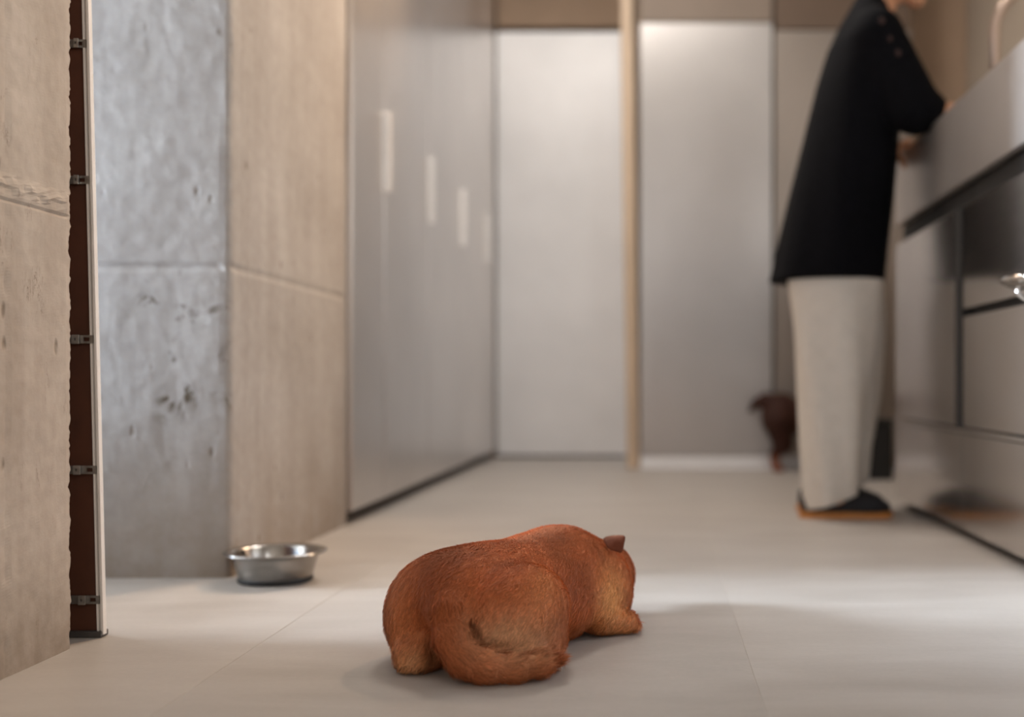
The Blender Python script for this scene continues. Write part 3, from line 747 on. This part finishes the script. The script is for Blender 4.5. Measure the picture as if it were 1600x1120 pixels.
for k, (dy, ln) in enumerate(((-.028, .046), (-.010, .055), (.009, .052), (.027, .040))):
    fb.chain([(.644, 3.045+dy, .966), (.662, 3.045+dy, .976), (.662+ln*.8, 3.045+dy*1.1, .969)], [.0095, .009, .0078], .004)
fb.chain([(.636, 3.012, .945), (.648, 2.995, .925), (.652, 2.990, .905)], [.010, .009, .008], .006)
P3, Q3 = fb.surface(2)
body = put('body', np_mesh('body', P3, Q3), M['skin'], pr)
# hair
fh = Field((.46, 2.82, 1.30), (.74, 3.04, 1.60), .006)
fh.ell((.572, 2.93, 1.462), (.095, .080, .100), .01, 0, 0, .35); fh.ell((.515, 2.93, 1.46), (.045, .045, .045), .02)
P4, Q4 = fh.surface(2)
cutq = lambda c: (c[:, 0]-.64)*.8+(1.45-c[:, 2])*.75 > 0
keep = ~cutq(P4[Q4].mean(1)); used = np.unique(Q4[keep]); rm = np.full(len(P4), -1); rm[used] = np.arange(len(used))
put('hair', np_mesh('hair', P4[used], rm[Q4[keep]]), M['hair'], pr)
# shirt
fs = Field((.22, 2.66, .57), (.78, 3.22, 1.36), .0058)
fold = lambda X, Y, Z, A: .004*np.sin(A*7+Z*5)*np.clip((1.1-Z)/.4, 0, 1)
fs.loft([(.596, .293, .588, 2.93, .165), (.70, .315, .597, 2.93, .165), (.824, .343, .610, 2.93, .165), (.988, .383, .622, 2.93, .165), (1.10, .412, .624, 2.93, .170), (1.19, .440, .618, 2.93, .175), (1.25, .468, .605, 2.93, .135), (1.30, .497, .592, 2.93, .085), (1.34, .52, .59, 2.93, .06)], .02,
        cut=lambda X, Y, Z: (X-.585)*.55+(Z-1.300)*.835+0*Y, fold=fold)
fs.cone((.545, 2.795, 1.195), (.628, 2.768, 1.005), .060, .064, .03)
fs.ell((.655, 2.768, 1.000), (.032, .050, .034), .02)
fs.cone((.640, 2.768, 1.0), (.672, 2.764, 1.0), .046, .036, .02)
fs.cone((.560, 3.10, 1.01), (.598, 3.07, .975), .055, .042, .02)
fs.cone((.545, 3.065, 1.195), (.560, 3.10, 1.01), .060, .060, .03)
P5, Q5 = fs.surface(1)
bm = put('shirt', np_mesh('shirt', P5, Q5), M['shirt'], pr)
M['lace'] = plain('lace_opening', srgb(58, 38, 34), .8)
for xx, yy, r in ((1378, 33, .010), (1390, 62, .008), (1402, 85, .009), (1407, 104, .011)):
    p = px(xx, yy, 2.735); 
    d = fs.d; ix = int((p[0]-fs.lo[0])/fs.h); iz = int((p[2]-fs.lo[2])/fs.h)
    col_ = np.argwhere(d[ix, :, iz] < 0)
    if len(col_):
        y0 = fs.ax[1][col_[0][0]]
        me = bpy.data.meshes.new('lace_opening'); b_m = bmesh.new(); bmesh.ops.create_uvsphere(b_m, u_segments=12, v_segments=8, radius=1)
        for v in b_m.verts: v.co = Vector((p[0]+v.co.x*r*.7, y0+v.co.y*.004, p[2]+v.co.z*r))
        b_m.to_mesh(me); b_m.free(); put('lace_opening', me, M['lace'], bm, True)
# trousers
ft = Field((.28, 2.72, 0), (.66, 3.16, .72), .005)
fold2 = lambda X, Y, Z, A: .005*np.sin(A*5+Z*9+1)*np.clip((.7-Z)/.3, 0, 1)
hem = lambda X, Y, Z: .018+.34*np.clip(X-.375, 0, 1)-Z+0*Y
ft.loft([(.0, .374, .500, 2.862, .070), (.12, .367, .508, 2.86, .078), (.30, .356, .528, 2.86, .083), (.50, .340, .556, 2.865, .088), (.60, .330, .570, 2.875, .095), (.70, .325, .572, 2.90, .10)], .006, cut=hem, fold=fold2)
ft.loft([(.0, .410, .548, 3.01, .072), (.12, .412, .566, 3.01, .080), (.30, .405, .590, 3.005, .085), (.50, .380, .598, 3.0, .088), (.60, .350, .592, 2.99, .095), (.70, .33, .58, 2.96, .10)], .006, cut=hem, fold=fold2)
P6, Q6 = ft.surface(1)
put('trousers', np_mesh('trousers', P6, Q6), M['trousers'], pr)
def shoe(cy, dx):
    fs_ = Field((.33, cy-.07, .0), (.66, cy+.07, .13), .004)
    X0, X1 = .363+dx, .588+dx
    T = np.array([(0, .016, .035), (.1, .032, .062), (.3, .036, .066), (.5, .038, .060), (.68, .043, .050), (.85, .041, .036), (.95, .030, .027), (1, .012, .018)])
    sl, (X, Y, Z) = fs_.block(fs_.lo, fs_.lo+fs_.n*fs_.h)
    t = (X-X0)/(X1-X0); w = np.interp(t, T[:, 0], T[:, 1]); hg = np.interp(t, T[:, 0], T[:, 2])
    q = np.sqrt(((Y-cy)/w)**2+(np.maximum(Z-.016, 0)/hg)**2)
    f = np.maximum((q-1)*.03, np.maximum(np.maximum(X0-X, X-X1), .016-Z)); fs_.join(sl, f, .003)
    P, Q = fs_.surface(1)
    s = put('shoe', np_mesh('shoe', P, Q), M['shoe'], pr)
    out = []
    for i in range(33):
        t_ = i/32; out.append((X0-.004+(X1-X0+.008)*t_, np.interp(t_, T[:, 0], T[:, 1])+.004))
    ring = [(x, cy-w_) for x, w_ in out]+[(x, cy+w_) for x, w_ in reversed(out)]; n = len(ring)
    V = [(x, y, z) for z in (.001, .004, .0155) for x, y in ring]
    Fc = [(k*n+i, k*n+(i+1) % n, (k+1)*n+(i+1) % n, (k+1)*n+i) for k in range(2) for i in range(n)]+[tuple(range(n-1, -1, -1)), tuple(range(2*n, 3*n))]
    put('sole', mesh_from('sole', V, Fc), M['sole'], s)
shoe(2.862, 0); shoe(3.012, .012)
